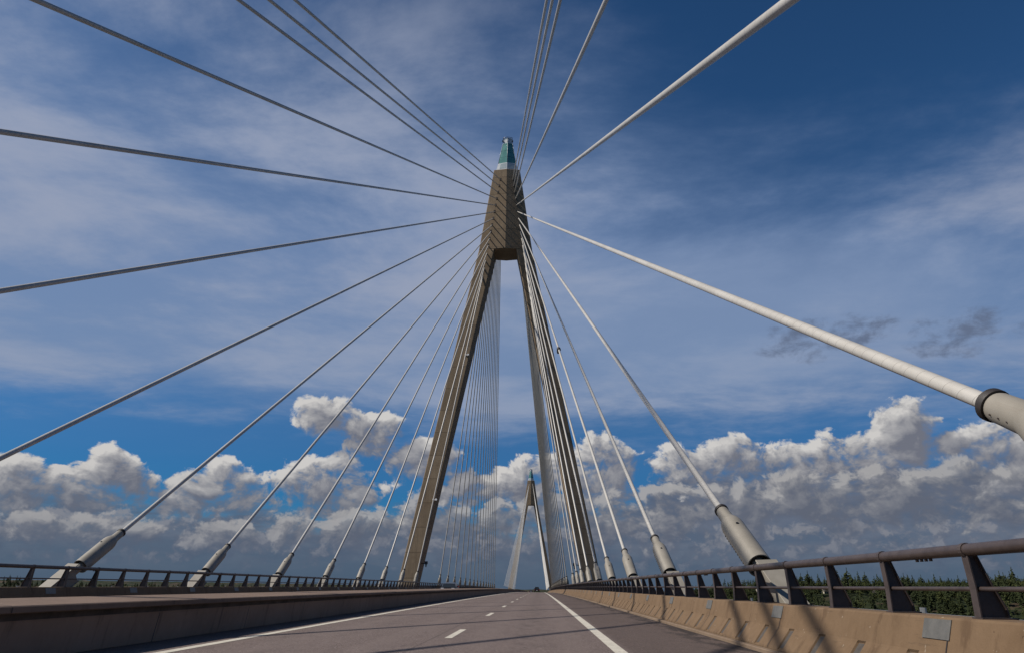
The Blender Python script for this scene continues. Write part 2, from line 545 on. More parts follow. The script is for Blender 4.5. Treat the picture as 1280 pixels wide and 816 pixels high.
# median barrier --------------------------------------------------
root = empty('median_barrier', (-0.9, 0, 0)); tag(root, 'brown concrete median barrier with flat sunlit cap and shaded side', 'barrier')
x0 = 0.9
prof = [(-0.40, 0.0), (-0.34, 0.49), (-0.345, 0.505), (-0.345, 0.60), (-1.05, 0.60), (-1.1, 0.5), (-1.45, 0.0)]
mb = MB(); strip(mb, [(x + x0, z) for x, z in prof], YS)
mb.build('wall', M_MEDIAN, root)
prof = [(-0.14, 0.605), (-0.11, 0.62), (-0.11, 0.69), (-0.13, 0.705), (-1.19, 0.762), (-1.21, 0.75), (-1.21, 0.66), (-1.05, 0.605)]
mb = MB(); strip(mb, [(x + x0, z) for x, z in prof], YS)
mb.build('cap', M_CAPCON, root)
m = MB()  # band under the lip, grime and shade painted as one dark strip
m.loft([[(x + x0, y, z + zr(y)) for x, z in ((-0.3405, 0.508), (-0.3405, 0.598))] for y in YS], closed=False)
m.build('grime_shade_band', M_DARKCON, root)
for i in range(-2, 60):
    y = 13.2 + i * 4.1; z = zr(y)
    m = MB(); e = 0.003
    f0 = [(-0.40 + e, 0.0), (-0.34 + e, 0.488)]
    vs = []
    for x, h in f0: vs += [(x + x0, y - 0.012, z + h), (x + x0, y + 0.012, z + h)]
    m.add(vs, [(0, 1, 3, 2)])
    vs = [(-0.105 + e + x0, y - 0.01, z + 0.62), (-0.105 + e + x0, y + 0.01, z + 0.62), (-0.105 + e + x0, y + 0.01, z + 0.69), (-0.105 + e + x0, y - 0.01, z + 0.69)]
    m.add(vs, [(0, 1, 2, 3)])
    vs = [(-0.13 + x0, y - 0.01, z + 0.708), (-0.13 + x0, y + 0.012, z + 0.708), (-1.19 + x0, y + 0.012, z + 0.7655), (-1.19 + x0, y - 0.01, z + 0.7655)]
    m.add(vs, [(0, 1, 2, 3)])
    if i % 1 == 0 and i < 58: m.build('joint', M_DARK, root)


# ------------------------------------------------------------------ pylons
Z_OUT = [(-60.0, 25.9), (1.7, 16.72), (62.4, 5.22), (80.9, 2.66)]
def lerp(tab, z):
    for (a, va), (b, vb) in zip(tab, tab[1:]):
        if z <= b: return va + (vb - va) * (z - a) / (b - a)
    return tab[-1][1]
def xo(z): return lerp(Z_OUT, z)
def xi(z): return lerp([(-60.0, 22.0), (1.7, 13.75), (62.4, 2.13)], z)
def hd(x, z):         # half depth of the pylon at |x|
    e = 2.0 if z < 62.4 else 2.0 - 0.2 * (z - 62.4) / 18.5
    return e + (0.10 if z < 62.39 else 0.16) * (xo(z) - x)


def make_pylon(yc, dz, label, detail):
    root = empty('bridge_pylon', (0, yc, dz)); tag(root, label, 'bridge pylon')
    zs = [-60, -40, -20, 1.7] + list(np.linspace(8, 62.4, 10))
    for s in (-1, 1):
        m = MB()
        rings = []
        for z in zs:
            a, b = xi(z), xo(z); ha, hb = hd(a, z), hd(b, z)
            rings.append([(s * a, -ha, z), (s * b, -hb, z), (s * b, hb, z), (s * a, ha, z)])
        m.loft(rings)
        if s < 0: m.f = [tuple(reversed(f)) for f in m.f]
        bevel(m.build('leg', M_PYLON, root), 0.12, 2)
    m = MB(); rings = []
    for z in [62.4, 66.5, 71, 76, 80.9]:
        b = xo(z); hb = hd(b, z); hc = hd(0, z)
        rings.append([(-b, -hb, z), (0, -hc, z), (b, -hb, z), (b, hb, z), (0, hc, z), (-b, hb, z)])
    m.loft(rings)
    bevel(m.build('head', M_PYLON, root), 0.10, 2)
    # glazed cap
    def hexa(hw, d, e, z): return [(-hw, -e, z), (0, -d, z), (hw, -e, z), (hw, e, z), (0, d, z), (-hw, e, z)]
    cap = MB(); cap.loft([hexa(2.22, 2.2, 1.6, 80.9), hexa(1.86, 1.9, 1.35, 82.7)])
    band = cap.build('cap', [M_CAPWHITE], root)
    g = MB()
    A = hexa(2.22, 2.2, 1.6, 80.9); B = hexa(1.86, 1.9, 1.35, 82.7)
    for i in (0, 1, 2, 3, 4, 5):
        a0, a1, b0, b1 = map(Vector, (A[i], A[(i + 1) % 6], B[i], B[(i + 1) % 6]))
        nrm = (a1 - a0).cross(b0 - a0).normalized() * 0.012
        def bil(u, v): return (a0.lerp(a1, u)).lerp(b0.lerp(b1, u), v) + nrm
        for u0, u1 in ((0.30, 0.94), ) if i % 2 == 0 else ((0.06, 0.94),):
            g.add([bil(u0, 0.12), bil(u1, 0.12), bil(u1, 0.9), bil(u0, 0.9)], [(0, 1, 2, 3)])
    g.build('window_panel', M_CAPGREY, band)
    c2 = MB(); c2.loft([hexa(1.84, 1.88, 1.33, 82.72), hexa(1.03, 1.1, 0.75, 88.0)]); c2.build('glass_cone', M_CAPGLASS, band)
    A = hexa(1.84, 1.88, 1.33, 82.72); B = hexa(1.03, 1.1, 0.75, 88.0)
    sm = MB()
    for i in range(6): sm.tube(A[i], B[i], 0.045, n=6)
    sm.build('seam', M_CAPWHITE, band)
    c3 = MB(); c3.loft([hexa(0.98, 1.0, 0.7, 88.0), hexa(0.92, 0.95, 0.65, 89.0)]); c3.build('lantern', M_CAPWHITE, band)
    c4 = MB(); c4.loft([hexa(0.90, 0.93, 0.64, 89.0), hexa(0.80, 0.84, 0.58, 89.5)]); c4.build('lantern_top', M_CAPGREY, band)
    r_ = MB()
    H1 = hexa(1.0, 1.03, 0.74, 88.95); H2 = hexa(0.93, 0.96, 0.69, 89.62)
    for i in range(6):
        r_.tube(H2[i], H2[(i + 1) % 6], 0.05, n=6); r_.tube(H1[i], H2[i], 0.04, n=6)
    r_.build('platform_railing', M_BLACK, band)
    for i in range(6):
        lm = MB(); p = H1[i]; lm.box((p[0] * 1.05 - 0.10, p[1] * 1.05 - 0.10, 88.45), (p[0] * 1.05 + 0.10, p[1] * 1.05 + 0.10, 88.85))
        lm.build('warning_lamp', M_LAMP if i % 2 else M_BLACK, band)
    if detail:
        # floodlights on the front of the legs, traffic cameras on the inner faces
        for (x, z) in ((-11.25, 14.6), (-6.7, 40.6)):
            z_ = z; yf = -hd(abs(x), z_)
            m = MB()
            for dx in (-0.22, 0.22):
                m.tube((x + dx, yf - 0.28, z_), (x + dx, yf - 0.62, z_ + 0.05), 0.14, 0.17, n=10)
            m.box((x - 0.32, yf - 0.3, z_ - 0.05), (x + 0.32, yf + 0.12, z_ + 0.05))
            m.build('floodlight', M_LAMP, root)
        for s in (-1, 1):
            m = MB(); xx = s * (xi(4.3) + 0.1); zc = 4.35
            m.tube((xx, -1.2, zc), (xx - s * 1.0, -1.4, zc + 0.1), 0.05, n=8)
            m.box((xx - s * 1.0 - 0.24, -1.85, zc - 0.1), (xx - s * 1.0 + 0.24, -1.1, zc + 0.36))
            m.tube((xx - s * 1.0, -1.5, zc - 0.1), (xx - s * 1.0, -1.5, zc - 0.55), 0.13, 0.08, n=10)
            m.build('traffic_camera', M_BLACK, root)
    return root


NEAR_DZ = 0.0
FAR_DZ = -3.57
pyl1 = make_pylon(DC, NEAR_DZ, 'tall brown concrete pylon straddling the road ahead, green glass cap on top', True)
pyl2 = make_pylon(DC + SPAN, FAR_DZ, 'small distant concrete pylon seen through the legs of the tall one', False)


def head_anchor(k, s, yc, dz, front):
    """k = 0 top .. 14 bottom"""
    x = 1.24 + 0.2096 * k; z = 78.5 - 1.505 * k
    yy = -(hd(x, z) - 0.25) if front else (hd(x, z) - 0.25)
    return Vector((s * x, yc + yy, z + dz))


# guide sleeves where the stays enter the near head
for fr in (True, False):
    for s in (-1, 1):
        for k in range(15):
            p = head_anchor(k, s, 0, 0, fr)
            m = MB(); sg = -1 if fr else 1
            ang = R(max(10, 62 - 3.2 * (14 - k))) if False else R(50)
            m.box((p.x - 0.20, p.y + sg * 0.12 - 0.16, p.z - 0.42), (p.x + 0.20, p.y + sg * 0.12 + 0.16, p.z + 0.20))
            m.build('stay_sleeve', M_DARKCON, pyl1)

# ------------------------------------------------------------------ stay cables
WC = 11.8
CD = 0.093


def cable_pipe(name, length0, length1, r, parent, nside=14):
    """pipe along local Z with helix UVs"""
    L = [length0, length1]
    m = MB(); n = nside
    rows = [[(r * math.cos(2 * math.pi * i / n), r * math.sin(2 * math.pi * i / n), z) for i in range(n + 1)] for z in L]
    b = 0
    m.v = rows[0] + rows[1]
    for j in range(n):
        m.f.append((j, j + 1, n + 1 + j + 1, n + 1 + j)); m.smooth.append(True); m.mi.append(0)
    o = m.build(name, M_PIPE, parent)
    uvl = o.data.uv_layers.new(name='UVMap')
    for poly in o.data.polygons:
        for li in poly.loop_indices:
            vi = o.data.loops[li].vertex_index
            uvl.data[li].uv = ((vi % (n + 1)) / n, L[vi // (n + 1)])
    return o


def align(root, A, B):
    d = (B - A).normalized()
    x = Vector((1, 0, 0)); x = (x - d * x.dot(d)).normalized(); y = d.cross(x)
    M = Matrix((x, y, d)).transposed().to_4x4(); M.translation = A
    root.matrix_world = M
    root.location = A; root.rotation_euler = M.to_euler()
    return d


def full_cable(A, B, label, group=None, clamp=None):
    root = empty('stay_cable'); d = align(root, A, B)
    tag(root, label, 'stay cable', group)
    sn = abs(d.z); Lt = (B - A).length
    zc = (2.95 if clamp != -1 else 2.885) / sn; zl = 1.52 / sn; ln = zc - zl
    zs = zc - 0.24 * ln
    cable_pipe('pipe', zc - 0.05, Lt, CD, root)
    m = MB()
    m.lathe([(0.145, zc - 0.02), (0.165, zc - 0.1), (0.175, zs + 0.14), (0.20, zs + 0.06), (0.265, zs - 0.12), (0.285, zs - 0.24), (0.287, zl), (0.262, zl), (0.258, zl + 0.45), (0.1, zl + 0.5)], 28)
    m.f = [tuple(reversed(f)) for f in m.f]
    m.tube((0, 0, zl - 0.60), (0, 0, zl + 0.46), 0.15, n=16)
    so = sharp(m.build('socket', M_SOCKET, root), 50)
    c = MB(); c.lathe([(0.1, zc - 0.05), (0.178, zc - 0.05), (0.182, zc - 0.03), (0.182, zc + 0.03), (0.15, zc + 0.04), (0.150, zc + 0.075), (0.094, zc + 0.085)], 28)
    c.f = [tuple(reversed(f)) for f in c.f]
    sharp(c.build('collar', M_DARK, so), 40)
    # bolt line on the split sleeve and a drain plug
    bl = MB()
    nb = int((zs - 0.3 - zl) / 0.12)
    for side in (0.16, -0.16):
        for i in range(nb):
            z = zl + 0.06 + i * 0.12
            ca = R(158) + side * 0.30
            p = Vector((math.cos(ca) * 0.285, math.sin(ca) * 0.285, z)); q = p * 1.0
            bl.tube((p.x, p.y, z), (p.x * 1.06, p.y * 1.06, z), 0.009, n=6)
    for i in range(5):
        z = zs + 0.22 + i * 0.12
        p = Vector((math.cos(R(165)) * 0.165, math.sin(R(165)) * 0.165, z))
        if z < zc - 0.1: bl.tube((p.x, p.y, z), (p.x * 1.08, p.y * 1.08, z), 0.010, n=6)
    bl.build('bolt', M_POST, so)
    pg = MB(); z = zs - 0.55; a = R(265)
    pg.tube((0.27 * math.cos(a), 0.27 * math.sin(a), z), (0.30 * math.cos(a), 0.30 * math.sin(a), z), 0.035, n=10)
    pg.build('plug', M_BLACK, so)
    # steel anchor bracket: two flanges, webs
    br = MB(); zt = zl + 0.03
    L0 = -0.9
    br.box((-0.24, -0.335, L0), (0.24, -0.300, zl - 0.28))
    br.box((-0.24, 0.300, L0), (0.24, 0.335, zl - 0.42))
    br.box((-0.215, -0.300, L0), (-0.185, 0.300, zl - 0.50))
    br.box((0.185, -0.300, L0), (0.215, 0.300, zl - 0.50))
    br.box((-0.185, -0.30, zl - 0.62), (0.185, 0.30, zl - 0.56))
    bevel(br.build('anchor_bracket', M_SOCKET, root), 0.008, 1)
    if clamp and clamp > 0:
        cm = MB(); cm.lathe([(0.1, clamp - 0.22), (0.2, clamp - 0.2), (0.2, clamp + 0.2), (0.1, clamp + 0.22)], 14); cm.f = [tuple(reversed(f)) for f in cm.f]
        cm.box((-0.15, 0.1, clamp + 0.05), (0.15, 0.5, clamp + 0.55))
        cm.build('clamp', M_DARK, root)
    return root


def thin_cable(A, B, label, group, socket=True):
    root = empty('stay_cable'); d = align(root, A, B); tag(root, label, 'stay cable', group)
    Lt = (B - A).length; sn = abs(d.z); zc = 2.95 / sn; zl = 1.52 / sn
    cable_pipe('pipe', zc - 0.05, Lt, CD, root, 8)
    if socket:
        zs = zc - 0.36 * (zc - zl)
        m = MB(); m.lathe([(0.17, zc), (0.17, zs + 0.1), (0.285, zs - 0.2), (0.285, zl), (0.13, zl), (0.13, 0.2)], 12)
        m.f = [tuple(reversed(f)) for f in m.f]
        so = m.build('socket', M_SOCKET, root)
        m = MB(); m.lathe([(0.1, zc - 0.05), (0.185, zc - 0.04), (0.18, zc + 0.05), (0.1, zc + 0.08)], 12); m.f = [tuple(reversed(f)) for f in m.f]
        m.build('collar', M_DARK, so)
        m = MB(); m.box((-0.26, -0.33, -0.6), (0.26, 0.33, zl - 0.3)); m.build('anchor_bracket', M_SOCKET, root)
    return root


SIDE_L = {4: -17.8, 5: -7.4, 6: 3.6, 7: 14.7, 8: 25.8, 9: 36.9, 10: 48.2, 11: 59.6, 12: 71.1, 13: 82.5, 14: 94.0, 15: 105.3, 1: -33.7, 2: -31.7, 3: -29.6}
SIDE_R = {4: -20.3, 5: -8.7, 6: 2.5, 7: 14.3, 8: 25.9, 9: 37.2, 10: 48.7, 11: 59.8, 12: 71.0, 13: 83.2, 14: 93.8, 15: 105.4, 1: -37.7, 2: -35.9, 3: -33.2}
LABL = {1: 'upper of three dark cables side by side above the far carriageway',
        2: 'middle one of three dark cables side by side above the far carriageway',
        3: 'lowest of three dark cables running side by side above the far carriageway',
        4: 'dark cable alone below the close trio, leaving by the upper picture corner',
        5: 'dark nearly level cable high over the far carriageway',
        6: 'dark cable sloping gently down from the pylon, just below the nearly level one',
        7: 'dark cable reaching the picture edge low over the far railing, socket out of view',
        8: 'dark cable with the nearest big grey socket on the far railing'}
LABR = {1: 'first of three pale cables rising steeply side by side, closest to the green cap',
        2: 'middle of three pale cables rising steeply side by side past the green cap',
        3: 'outer of three pale cables rising steeply side by side, beside the lone thicker one',
        4: 'pale cable rising alone between the steep trio and the thick spiral-ribbed one',
        5: 'thick white cable rising over the road to the top edge, spiral ribs showing',
        6: 'thickest white cable, spiral ribs, sloping down to a black collar at the picture edge',
        7: 'white cable ending in the largest complete socket beside the near railing'}
for i in range(1, 16):
    for s, tab, lab in ((-1, SIDE_L, LABL), (1, SIDE_R, LABR)):
        y = tab[i]
        A = Vector((s * WC, y, zr(y))); B = head_anchor(i - 1, s, DC, 0, True)
        if i in lab: l = lab[i]
        elif s < 0: l = f'{ORD[i - 8]} grey socketed cable along the far railing, counted from the nearest'
        else: l = f'{ORD[i - 7]} white socketed cable along the near railing, counted from the largest socket'
        g = 'stay cables of the near fan'
        full_cable(A, B, l, g, clamp=(0.36 * (B - A).length if (s > 0 and i == 9) else -1 if (s > 0 and i == 6) else None))

for k in range(15):          # main-span stays of the near pylon
    y = DC + 10.2 + 11.75 * k
    for s in (-1, 1):
        A = Vector((s * WC, y, zr(y))); B = head_anchor(14 - k, s, DC, 0, False)
        if s < 0: l = f'{ORD[k]} thin cable in the harp seen between the pylon legs, counted from the shaded leg'
        else: l = 'thin cable in the bundle crowded edge-on against the sunlit-side pylon leg'
        thin_cable(A, B, l, 'cables behind the near pylon, shaded side' if s < 0 else 'cables bundled behind the near pylon, near-railing side')
for k in range(15):          # stays of the distant pylon
    for s in (-1, 1):
        y = DC + SPAN - 10.2 - 11.75 * k
        A = Vector((s * WC, y, zr(y))); B = head_anchor(14 - k, s, DC + SPAN, FAR_DZ, True)
        l = 'hair-thin cable fanning from the distant pylon to the far side of the deck' if s < 0 else 'bright cable bunched against the distant pylon on the near-shoulder side'
        thin_cable(A, B, l, 'cables of the distant pylon, far side' if s < 0 else 'cables of the distant pylon, near-shoulder side', socket=False)

# ------------------------------------------------------------------ vehicles
def make_car(name, label, cat, x, y, heading, L, W, H, paint, suv):
    root = empty(name, (x, y, zr(y) + 0.004)); root.rotation_euler = (math.atan(0.0010265 - 3.6222e-5 * y), 0, heading)
    tag(root, label, cat)
    hl, hw = L / 2, W / 2
    belt = H * 0.56
    if suv: side = [(-hl, 0.45), (-hl, belt), (-hl + 0.18, H - 0.12), (-hl + 0.45, H), (hl * 0.28, H - 0.03), (hl * 0.50, belt + 0.05), (hl - 0.12, belt - 0.12), (hl, 0.5), (hl - 0.1, 0.3), (-hl + 0.1, 0.3)]
    else: side = [(-hl, 0.45), (-hl + 0.05, belt), (-hl + 0.55, belt + 0.06), (-hl + 1.15, H - 0.03), (0.1, H), (hl * 0.35, H - 0.12), (hl * 0.62, belt), (hl - 0.15, belt - 0.15), (hl, 0.48), (hl - 0.1, 0.28), (-hl + 0.1, 0.28)]
    m = MB()
    def wid(z): return hw if z <= belt else hw - 0.30 * (z - belt) / (H - belt)
    rings = []
    for f in (-1.0, -0.93, 0.93, 1.0):
        rings.append([(f * wid(z) * (1 if abs(f) < 1 else 1), yy * (1 if abs(f) < 1 else 0.985), z) for yy, z in side])
    m.loft(rings)
    bevel(m.build('body', paint, root), 0.06, 3)
    # windows
    gl = MB(); zt, zb = H - 0.12, belt + 0.06
    if suv: a, b = (-hl + 0.03, zb), (-hl + 0.135, zt)
    else: a, b = (-hl + 0.60, zb), (-hl + 1.05, zt)
    gl.add([(-wid(zb) + 0.15, a[0] - 0.02, a[1]), (wid(zb) - 0.15, a[0] - 0.02, a[1]), (wid(zt) - 0.12, b[0] - 0.02, b[1]), (-wid(zt) + 0.12, b[0] - 0.02, b[1])], [(0, 1, 2, 3)])
    gl.build('rear_window', M_CARGLASS, root)
    ws = MB()
    if suv: a, b = (hl * 0.50 - 0.0, zb), (hl * 0.30, zt)
    else: a, b = (hl * 0.60, zb), (hl * 0.37, zt)
    ws.add([(-wid(zb) + 0.12, a[0] + 0.03, a[1]), (wid(zb) - 0.12, a[0] + 0.03, a[1]), (wid(zt) - 0.1, b[0] + 0.04, b[1]), (-wid(zt) + 0.1, b[0] + 0.04, b[1])], [(3, 2, 1, 0)])
    ws.build('windscreen', M_CARGLASS, root)
    for s in (-1, 1):
        sw = MB()
        y0, y1 = (-hl + 0.3, hl * 0.40) if suv else (-hl + 1.0, hl * 0.50)
        sw.add([(s * (wid(zb) + 0.008), y0, zb), (s * (wid(zb) + 0.008), y1, zb), (s * (wid(zt) + 0.008), y1 - 0.45, zt), (s * (wid(zt) + 0.008), y0 + 0.15, zt)], [(0, 1, 2, 3)])
        sw.build('side_window', M_CARGLASS, root)
        tl = MB(); tl.box((s * (hw - 0.16) - 0.11, -hl - 0.02, 0.78), (s * (hw - 0.16) + 0.11, -hl + 0.05, 1.02)); tl.build('tail_light', M_TAIL, root)
        hlm = MB(); hlm.box((s * (hw - 0.26) - 0.18, hl - 0.13, 0.62), (s * (hw - 0.26) + 0.18, hl + 0.004, 0.78)); hlm.build('headlight', M_LAMP, root)
        mr = MB(); mr.box((s * hw, hl * 0.36, belt + 0.05), (s * (hw + 0.2), hl * 0.36 + 0.12, belt + 0.22)); mr.build('mirror', paint, root)
        for yy in (-hl * 0.6, hl * 0.62):
            r = 0.37 if suv else 0.32
            w = MB(); w.tube((s * (hw - 0.2), yy, r), (s * (hw + 0.01), yy, r), r, n=20)
            wo = w.build('wheel', M_TYRE, root)
            rm = MB(); rm.tube((s * (hw + 0.005), yy, r), (s * (hw + 0.02), yy, r), r * 0.62, n=16); rm.build('rim', M_GALV, wo)
    pl = MB(); pl.box((-0.26, -hl - 0.025, 0.62), (0.26, -hl + 0.01, 0.74)); pl.build('number_plate', M_LAMP, root)
    return root


make_car('parked_suv', 'black tall vehicle driving away, at the crest between the pylon legs', 'car', 5.55, 268, 0, 4.7, 1.9, 1.86, M_CARBLACK, True).name = 'black_suv'
make_car('dark_car', 'low dark car half hidden by the road crest ahead of the black tall vehicle', 'car', 2.0, 385, 0, 4.4, 1.8, 1.47, M_CARGREY, False)
make_car('oncoming_car', 'dark car on the far carriageway, only its roof above the median barrier', 'car', -4.3, 88, math.pi, 4.4, 1.8, 1.40, M_CARGREY, False)

# ------------------------------------------------------------------ land and water
WATER_Z = -53.0


def terr(x, y):
    """ground height, numpy friendly"""
    x = np.asarray(x, float); y = np.asarray(y, float)
    d = np.hypot(x, y)
    n = (np.sin(x * 0.011 + 1.3) * np.cos(y * 0.009 - 0.4) + 0.6 * np.sin(x * 0.023 + y * 0.017) + 0.35 * np.sin(x * 0.05 - y * 0.043))
    # right-hand hill
    az = np.degrees(np.arctan2(x, y))
    t = np.clip((d - 330) / 330, 0, 1); t = t * t * (3 - 2 * t)
    side = np.clip((az - 3) / 16, 0, 1)
    inside = np.clip((az + 14) / 14, 0, 1) * np.clip((125 - az) / 20, 0, 1)
    hill = -62 + t * (29 + 33.5 * side + 4.0 * n) * inside
    hill = hill - np.clip((d - 780) / 300, 0, 1) * 30
    # left-hand far hills
    tl = np.clip((-x - 430) / 1500, 0, 1)
    left = -64 + tl * 58 + np.clip((-x - 300) / 200, 0, 1) * (16 + 3 * n)
    left = np.minimum(left, -9 + 7 * n * np.clip(d / 2500, 0, 1) * 0.9)
    # beyond the far bank
    tb = np.clip((y - 700) / 500, 0, 1)
    back = -64 + tb * (38 + 4 * n)
    return np.maximum(np.maximum(hill, left), np.minimum(back, -22 + 3 * n))


def build_terrain():
    xs = np.concatenate([np.linspace(-4200, -800, 35), np.linspace(-760, 1500, 114), np.linspace(1560, 4200, 28)])
    ys = np.concatenate([np.linspace(-1500, -200, 20), np.linspace(-160, 1700, 94), np.linspace(1760, 6000, 36)])
    X, Y = np.meshgrid(xs, ys)
    Z = terr(X, Y)
    v = np.stack([X.ravel(), Y.ravel(), Z.ravel()], 1)
    nx, ny = len(xs), len(ys)
    f = []
    for j in range(ny - 1):
        b = j * nx
        f += [(b + i, b + i + 1, b + nx + i + 1, b + nx + i) for i in range(nx - 1)]
    me = bpy.data.meshes.new('terrain'); me.from_pydata(v.tolist(), [], f)
    me.polygons.foreach_set('use_smooth', [True] * len(f))
    o = bpy.data.objects.new('terrain', me); COL.objects.link(o)
    def fn(t, b):
        p = geo_pos(t)
        n1 = t.noise(p, 0.02, 6, 0.65); n2 = t.noise(p, 0.15, 5, 0.65)
        c = t.mix(t.step(n2, 0.35, 0.65), (0.018, 0.026, 0.012), (0.036, 0.046, 0.020))
        c = t.mix(t.step(n1, 0.52, 0.62), c, (0.11, 0.075, 0.055))
        t.put(b.inputs['Base Color'], c); b.inputs['Roughness'].default_value = 0.95
        b.inputs['Specular IOR Level'].default_value = 0.1
        bump(t, b, n2, 1.5, 0.8)
    me.materials.append(material('hill_ground', fn))
    tag(o, kind='structure')


build_terrain()
m = MB(); m.add([(-9000, -4000, WATER_Z), (9000, -4000, WATER_Z), (9000, 12000, WATER_Z), (-9000, 12000, WATER_Z)], [(0, 1, 2, 3)])
def water_fn(t, b):
    p = geo_pos(t)
    n = t.noise(t.vm('MULTIPLY', p, (0.3, 0.6, 1)), 0.5, 5, 0.6)
    bump(t, b, n, 0.3, 0.35)
tag(m.build('water', material('sea_water', water_fn, (0.012, 0.03, 0.042), 0.08)), kind='structure')

# ---- trees
def leaf_fn(c0, c1):
    def fn(t, b):
        p = geo_pos(t)
        oi = t.n('ShaderNodeObjectInfo')
        n = t.noise(p, 0.35, 4, 0.7)
        c = t.mix(t.step(n, 0.3, 0.7), c0, c1)
        n2 = t.noise(p, 0.03, 3, 0.6)
        c = t.mix(t.mul(t.step(n2, 0.4, 0.65), 0.5), c, tuple(v * 1.5 for v in c1))
        t.put(b.inputs['Base Color'], c); b.inputs['Roughness'].default_value = 0.9
        b.inputs['Specular IOR Level'].default_value = 0.1
    return fn
M_SPRUCE = material('spruce_needles', leaf_fn((0.019, 0.028, 0.013), (0.046, 0.057, 0.023)))
M_BROAD = material('broad_leaves', leaf_fn((0.031, 0.041, 0.015), (0.070, 0.079, 0.028)))
M_BARK = speckle_mat('bark', (0.05, 0.035, 0.025), (0.09, 0.065, 0.045), 1.5, 0.9, 0, 0)


def conifer(seed, H=15.0, pine=False):
    r = np.random.default_rng(seed); v = []; f = []
    n = 74 if not pine else 84
    for i in range(n):
        t = (i + r.random()) / n
        if pine:
            z = H * (0.42 + 0.58 * t); rad = H * 0.19 * (math.sin(min(1, t * 1.15 + 0.15) * math.pi) ** 0.6) + 0.2
        else:
            z = H * (0.10 + 0.90 * t); rad = H * 0.25 * (1 - t) ** 0.8 + 0.15
        a = r.random() * 6.283
        L = rad * (0.65 + 0.55 * r.random()); w = (0.22 + 0.30 * r.random()) * (rad * 0.55 + 0.45)
        dr = (0.30 + 0.25 * r.random()) * L * (-1 if not pine else (0.5 - r.random()))
        c, s = math.cos(a), math.sin(a); b = len(v)
        v += [(c * 0.05, s * 0.05, z), (c * L * 0.55 - s * w, s * L * 0.55 + c * w, z + dr * 0.4 - 0.15), (c * L, s * L, z + dr), (c * L * 0.55 + s * w, s * L * 0.55 - c * w, z + dr * 0.4 - 0.15), (c * L * 0.5, s * L * 0.5, z + dr * 0.35 + 0.45)]
        f += [(b, b + 1, b + 4), (b + 1, b + 2, b + 4), (b + 2, b + 3, b + 4), (b + 3, b, b + 4)]
    b = len(v); v += [(0.1, 0, H * 0.93), (-0.06, 0.1, H * 0.93), (-0.06, -0.1, H * 0.93), (0, 0, H * 1.03)]; f += [(b, b + 1, b + 3), (b + 1, b + 2, b + 3), (b + 2, b, b + 3)]
    return np.array(v), f


def broadleaf(seed, H=12.0):
    r = np.random.default_rng(seed); v = []; f = []
    cl = [(r.normal(0, H * 0.14), r.normal(0, H * 0.14), H * (0.42 + 0.5 * r.random()), H * (0.12 + 0.1 * r.random())) for _ in range(9)]
    for i in range(150):
        cx, cy, cz, cr = cl[i % 9]
        d = r.normal(size=3); d /= np.linalg.norm(d); p = np.array([cx, cy, cz]) + d * cr * (0.6 + 0.5 * r.random())
        a = r.normal(size=3); a -= d * (a @ d); a /= np.linalg.norm(a); c = np.cross(d, a); s_ = 0.35 + 0.5 * r.random()
        b = len(v); v += [tuple(p - a * s_), tuple(p + c * s_ * 0.7), tuple(p + a * s_), tuple(p - c * s_ * 0.7 + d * 0.3)]; f += [(b, b + 1, b + 2, b + 3)]
    return np.array(v), f


KINDS = [conifer(1), conifer(2, 16.5), conifer(3, 13.5), conifer(4, 15, True), conifer(5, 14, True), broadleaf(6), broadleaf(7, 10.5)]
P_K = [0.12, 0.12, 0.12, 0.19, 0.17, 0.15, 0.13]


def cand(n, az0, az1, d0, d1, gen):
    a = np.radians(gen.uniform(az0, az1, n)); d = np.sqrt(gen.uniform(d0 ** 2, d1 ** 2, n))
    x = CAMX + d * np.sin(a); y = d * np.cos(a)
    return np.stack([x, y, terr(x, y), np.degrees(a), d], 1)


HOUSES = [(21.0, 650, 0.5, 'small pale house with grey roof among the trees, seen under the near railing'),
          (24.4, 690, -0.3, 'cream house with dark roof at the forest edge, higher up the wooded slope')]
C = cand(6200, 2, 46, 430, 860, np.random.default_rng(3))
C = C[C[:, 2] > WATER_Z + 3]
for (a, d, _, _) in HOUSES:
    hx = CAMX + d * math.sin(R(a)); hy = d * math.cos(R(a))
    keep = ~((np.hypot(C[:, 0] - hx, C[:, 1] - hy) < 8) | ((np.abs(C[:, 3] - a) < 0.55) & (C[:, 4] < d) & (C[:, 4] > d - 22)))
    C = C[keep]
g = np.random.default_rng(8)
kinds = g.choice(7, len(C), p=P_K); stand = np.sin(C[:, 0] * 0.03) * np.cos(C[:, 1] * 0.026 + 2); kinds = np.where((stand > 0.3) & (g.random(len(C)) < 0.6), g.integers(5, 7, len(C)), kinds); scl = 0.82 * g.uniform(0.55, 1.12, len(C)) * (1.0 + 0.22 * np.sin(C[:, 0] * 0.045 + 1) * np.cos(C[:, 1] * 0.038)) + (g.random(len(C)) < 0.06) * 0.3; rot = g.uniform(0, 6.283, len(C))
# individuals: the nearest in view plus those that make the skyline
vis = (C[:, 3] > 15) & (C[:, 3] < 36)
order = [i for i in np.argsort(C[:, 4]) if vis[i]]
